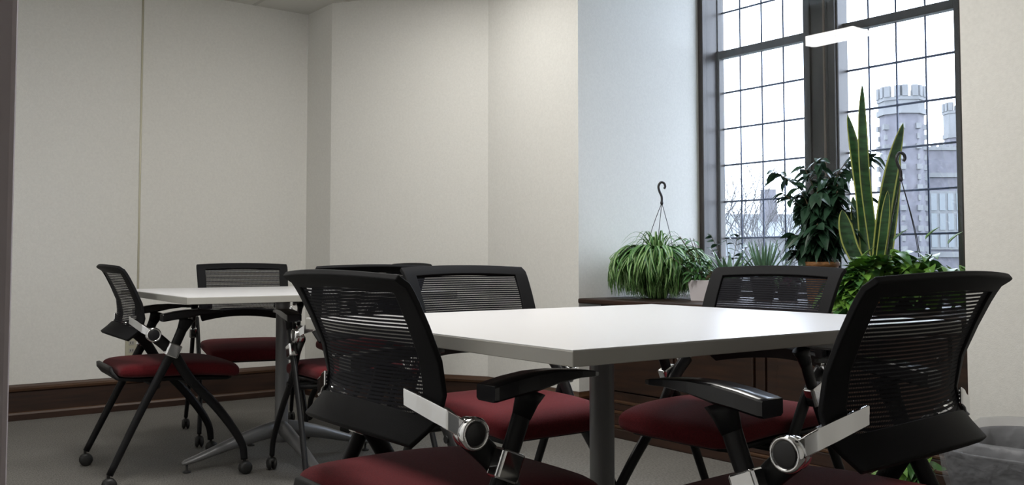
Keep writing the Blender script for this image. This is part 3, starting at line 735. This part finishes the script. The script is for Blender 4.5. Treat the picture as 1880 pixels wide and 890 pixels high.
# 6 pothos with hanger
def pothos_extra(bs, bl):
    for i in range(270):
        a = random.uniform(0, 2*PI); r = random.uniform(.02, .25)
        tt = Vector((RT.x, RT.y, 0))*r*math.cos(a)*1.3+Vector((-RT.y, RT.x, 0))*r*math.sin(a)*.6
        z = random.uniform(.10, .25)-.10*(r/.24)
        a2 = random.uniform(0, 2*PI)
        leaf(bl, tt+Vector((0, 0, z)), Vector((math.cos(a2), math.sin(a2), random.uniform(-.7, .5))), random.uniform(.06, .10), random.uniform(.045, .07), .5, heart=True, roll=random.uniform(-.6, .6), mi=random.choice((0, 0, 1)))
    cc = atY(1580, 535, 3.12); base = atY(1655, 500, 3.52); cc = Vector((cc.x-base.x, cc.y-base.y, cc.z-ZT))
    for k in range(5):
        e = cc+Vector((random.uniform(-.06, .06), random.uniform(-.03, .02), -.02-.09*random.random()))
        P = spline([Vector((-.05, -.05, .13)), Vector((cc.x*.5, cc.y*.55, .17)), Vector((e.x, cc.y+.03, .13)), e], 7); tube(bs, P, .0022, 5)
        for q in P[3:]:
            for _ in range(3):
                a2 = random.uniform(0, 2*PI); dz = random.uniform(-1.0, .2) if q.y < cc.y+.05 else random.uniform(.0, .8)
                leaf(bl, q+Vector((random.uniform(-.02, .02), -.01, .01)), Vector((math.cos(a2)*.7, -abs(math.sin(a2))*.8, dz)), random.uniform(.055, .085), random.uniform(.042, .058), .2, heart=True, roll=random.uniform(-.6, .6), mi=random.choice((0, 0, 1)))
    for tx, tz in ((.10, .28), (-.03, .27), (.19, .26), (-.16, .20)):
        b = Vector((tx*RT.x, tx*RT.y, tz)); leaf(bl, b, Vector((.4, .3, .6)), .09, .05, .2, heart=True)
po, pp = bush('pothos_plant', 'bright green trailing pothos on the right end of the counter, hook above', 1655, 3.52, 20, .22, .15, .08, .055, 'leaf_pothos', .09, .13, 'pot_black', 7, heart=True, extra=pothos_extra, mi2='leaf_mid')
tz = atY(1654, 328, 3.52); ta = Vector((tz.x-pp.x, tz.y-pp.y, tz.z-ZT))
hanger(po, ta, [(ta.x-.075*RT.x, ta.y-.075*RT.y, .12), (ta.x+.085*RT.x, ta.y+.085*RT.y, .12), (ta.x+.06*RT.x, ta.y+.10*RT.y, .13)], -1, 'dark_plastic')
# 7 small plant on the floor behind the right chair
t, p7 = bush('floor_plant', 'small green plant on the carpet glimpsed below the right chair back', 1655, 2.92, 12, .26, .12, .08, .05, 'leaf_mid', .08, .13, 'pot_black', 8, heart=True, mi2='leaf_pothos')
t.location.z = 0

# ------------------------------------------------------------------ ceiling lights (recessed troffers)
def troffer():
    t = thing('ceiling_light', '', 'light')
    bm = bmesh.new(); a, b, z = .31, .31, 0
    for x0, x1, y0, y1 in ((-a, a, -b, -b+.03), (-a, a, b-.03, b), (-a, -a+.03, -b+.03, b-.03), (a-.03, a, -b+.03, b-.03)): box(bm, x0, x1, y0, y1, -.012, 0)
    obj('frame', bm, M['fixture'], t, bevel=.002)
    bm = bmesh.new(); prism(bm, [(-.28, -.28), (.28, -.28), (.28, .28), (-.28, .28)], -.004, -.001); obj('reflector', bm, M['fixture'], t)
    bm = bmesh.new(); rows = []
    for k in range(9):
        u = -1+2*k/8; rows.append([bm.verts.new((x, .09+.185*u, -.006-.008*(1-u*u))) for x in (-.275, .275)])
    for p_, q_ in zip(rows, rows[1:]): bm.faces.new((p_[0], p_[1], q_[1], q_[0])).smooth = True
    bm.faces.new([r[0] for r in rows]); bm.faces.new([r[1] for r in rows][::-1])
    obj('diffuser', bm, M['diffuser'], t)
    return t
lt = troffer(); lamps = [(-3.87, 2.38, 'lit ceiling light mirrored in the window glass'), (-1.90, 1.75, 'ceiling light above the gap between front table and window'), (-1.75, .75, 'ceiling light above the nearest chair'), (-3.0, .85, 'ceiling light between the two tables on the doorway side')]
for i, (x, y, lab) in enumerate(lamps):
    o = lt if i == 0 else copy_tree(lt); o.location = (x, y, ZC); o['label'] = lab; o['group'] = 'recessed ceiling lights'
    if i == 0:
        for ch in o.children:
            if ch.name.startswith('diffuser'): dimmed = ch
dimmed.data = dimmed.data.copy(); dimmed.data.materials[0] = M['diffuser_dim']  # this fixture weakened to keep the wall beside it from glaring

# ------------------------------------------------------------------ outside
DT = 110.0; PXM = FPX/DT
yr = math.atan2(RT.y, RT.x)
def far_thing(name, label, cat, px, D):
    q = atD(px, 476, D); return thing(name, label, cat, (q.x, q.y, -9), yr)
def fz(py, D): return EYE+(476.5-py)*D/FPX+9
def crenel(bm, pts_fn, n, z0, h, depth=.5):
    pass
def tower(px, width_px, ytop, yring, label, D, name='castle_tower'):
    t = far_thing(name, label, 'tower', px, D); R = width_px/2*D/FPX
    zt, zr = fz(ytop, D), fz(yring, D)
    def octo(r, off=PI/8): return [(r*math.cos(off+k*PI/4), r*math.sin(off+k*PI/4)) for k in range(8)]
    bm = bmesh.new(); prism(bm, octo(R*.96), 0, zr); obj('shaft', bm, M['brick'], t)
    bm = bmesh.new()
    for x, y in octo(R*.96):
        for k in range(int(zr/1.2)):
            w = .30 if k % 2 else .16; box(bm, x-w, x+w, y-w, y+w, k*1.2, k*1.2+.62)
    obj('quoins', bm, M['stone'], t)
    bm = bmesh.new(); prism(bm, octo(R*1.08), zr-.3, zr+.35); prism(bm, octo(R*1.0), zr+.35, zt-1.5); prism(bm, octo(R*1.06), zt-1.7, zt-1.3)
    o8 = octo(R*1.0)
    for k in range(8):
        a = Vector(o8[k]); b = Vector(o8[(k+1) % 8])
        for f in (0.02, .62):
            c = a.lerp(b, f+.18); d = (b-a).normalized()*(b-a).length*.17; n = Vector((-d.y, d.x)).normalized()*.25
            prism(bm, [tuple(c-d-n), tuple(c+d-n), tuple(c+d+n), tuple(c-d+n)], zt-1.3, zt)
    obj('parapet', bm, M['stone'], t)
    return t
tower(1660, 80, 160, 207, 'round-looking crenellated brick and stone tower outside the right window panes', DT)
tower(1768, 56, 188, 250, 'second turret rising behind the brick wing, cut off by the right window jamb', DT+32)
w = far_thing('collegiate_building', 'brick wing with stone mullioned windows right of the tower, outside', 'building', 1745, DT+6)
D2 = DT+6; s = D2/FPX; z1 = fz(275, D2)
bm = bmesh.new(); box(bm, -45*s, 90*s, 0, 12, 0, z1); obj('wall', bm, M['brick'], w)
bm = bmesh.new(); box(bm, -45*s, 90*s, -.3, 0, fz(325, D2), fz(317, D2)); box(bm, -45*s, 90*s, -.2, .4, z1, z1+.4)
for k in range(9): box(bm, (-45+k*15)*s, (-37+k*15)*s, -.2, .4, z1+.4, fz(265, D2))
box(bm, -45*s, 90*s, -.3, 0, fz(472, D2), fz(462, D2)); obj('string_course', bm, M['stone'], w)
for (xa, xb, ya, yb) in ((-38, 24, 458, 350), (40, 86, 458, 350)):
    bm = bmesh.new(); box(bm, xa*s, xb*s, -.25, .02, fz(ya, D2), fz(yb, D2)); f = obj('window_surround', bm, M['stone'], w)
    bm = bmesh.new(); n = 4; ww = (xb-xa)/n
    for i in range(n):
        for (a0, b0) in ((ya-4, 428), (422, 392), (386, yb+5)): box(bm, (xa+i*ww+2.5)*s, (xa+(i+1)*ww-2.5)*s, -.32, -.2, fz(a0, D2), fz(b0, D2))
    obj('pane', bm, M['pane_far'], f)
D3 = 85; s3 = D3/FPX
w = far_thing('far_hall', 'long pale slate roofed hall seen low through the left window panes', 'building', 1440, D3)
bm = bmesh.new(); box(bm, -190*s3, 190*s3, 0, 10, 0, fz(436, D3)); obj('wall', bm, M['stone'], w)
bm = bmesh.new(); y0, y1 = -.4, 10.4; zz0, zz1 = fz(437, D3), fz(388, D3)
vs = [bm.verts.new(v) for v in ((-192*s3, y0, zz0), (192*s3, y0, zz0), (192*s3, y1, zz0), (-192*s3, y1, zz0), (-186*s3, 5, zz1), (186*s3, 5, zz1))]
for f in ((0, 1, 5, 4), (2, 3, 4, 5), (0, 4, 3), (1, 2, 5), (0, 3, 2, 1)): bm.faces.new([vs[i] for i in f])
obj('roof', bm, M['slate'], w)
bm = bmesh.new(); rg = []
for hw, z in ((13.5*s3, zz0), (12.5*s3, fz(375, D3)), (10*s3, fz(343, D3)), (11*s3, fz(342, D3))): rg.append([bm.verts.new((a*hw-6*s3, 4+b*.8, z)) for a, b in ((-1, -1), (1, -1), (1, 1), (-1, 1))])
for a, b in zip(rg, rg[1:]):
    for k in range(4): bm.faces.new((a[k], a[(k+1) % 4], b[(k+1) % 4], b[k]))
bm.faces.new(rg[0]); bm.faces.new(rg[-1]); obj('chimney', bm, M['brick'], w)
bm = bmesh.new()
for k in range(12): box(bm, (-170+k*29)*s3, (-158+k*29)*s3, -.1, .05, fz(470, D3), fz(446, D3))
obj('window', bm, M['pane_far'], w)
# bare tree
D4 = 45.0
q = atD(1350, 476, D4); tr = thing('bare_tree', 'leafless tree seen through the left window panes', 'tree', (q.x, q.y, -9), yr)
rnd = random.Random(11); bm = bmesh.new()
def branch(p, d, L, r, depth):
    n = 4; pts = [p]
    for i in range(n):
        d = (d+Vector((rnd.uniform(-.16, .16), rnd.uniform(-.16, .16), rnd.uniform(-.02, .10)))).normalized(); pts.append(pts[-1]+d*L/n)
    tube(bm, pts, [r*(1-.35*i/n) for i in range(n+1)], 5 if depth < 3 else 3, cap=False)
    if depth == 6: return
    for k in range(4 if depth < 2 else 3 if depth < 5 else 2):
        a = rnd.uniform(0, 2*PI); sp = rnd.uniform(.35, .85); perp = Vector((math.cos(a), math.sin(a), rnd.uniform(-.2, .3)))
        branch(pts[-1-(k % 2)*(1 if depth else 0)], (d+perp*sp).normalized(), L*rnd.uniform(.62, .8), r*.58, depth+1)
branch(Vector((0, 0, 0)), Vector((0, 0, 1)), 5.2, .2, 0)
obj('trunk', bm, M['bark'], tr)
bm = bmesh.new(); box(bm, -260, 120, 8, 330, -9.4, -9); struct('ground', bm, M['ground'])

# ------------------------------------------------------------------ world and view
wd = bpy.data.worlds.new('overcast'); bpy.context.scene.world = wd; wd.use_nodes = True
bg = wd.node_tree.nodes['Background']; bg.inputs[0].default_value = (.80, .865, 1.0, 1); bg.inputs[1].default_value = 6.6
sc = bpy.context.scene
sc.view_settings.view_transform = 'Standard'; sc.view_settings.look = 'None'; sc.view_settings.gamma = 1; sc.view_settings.exposure = 0.45
sc.view_settings.use_curve_mapping = False
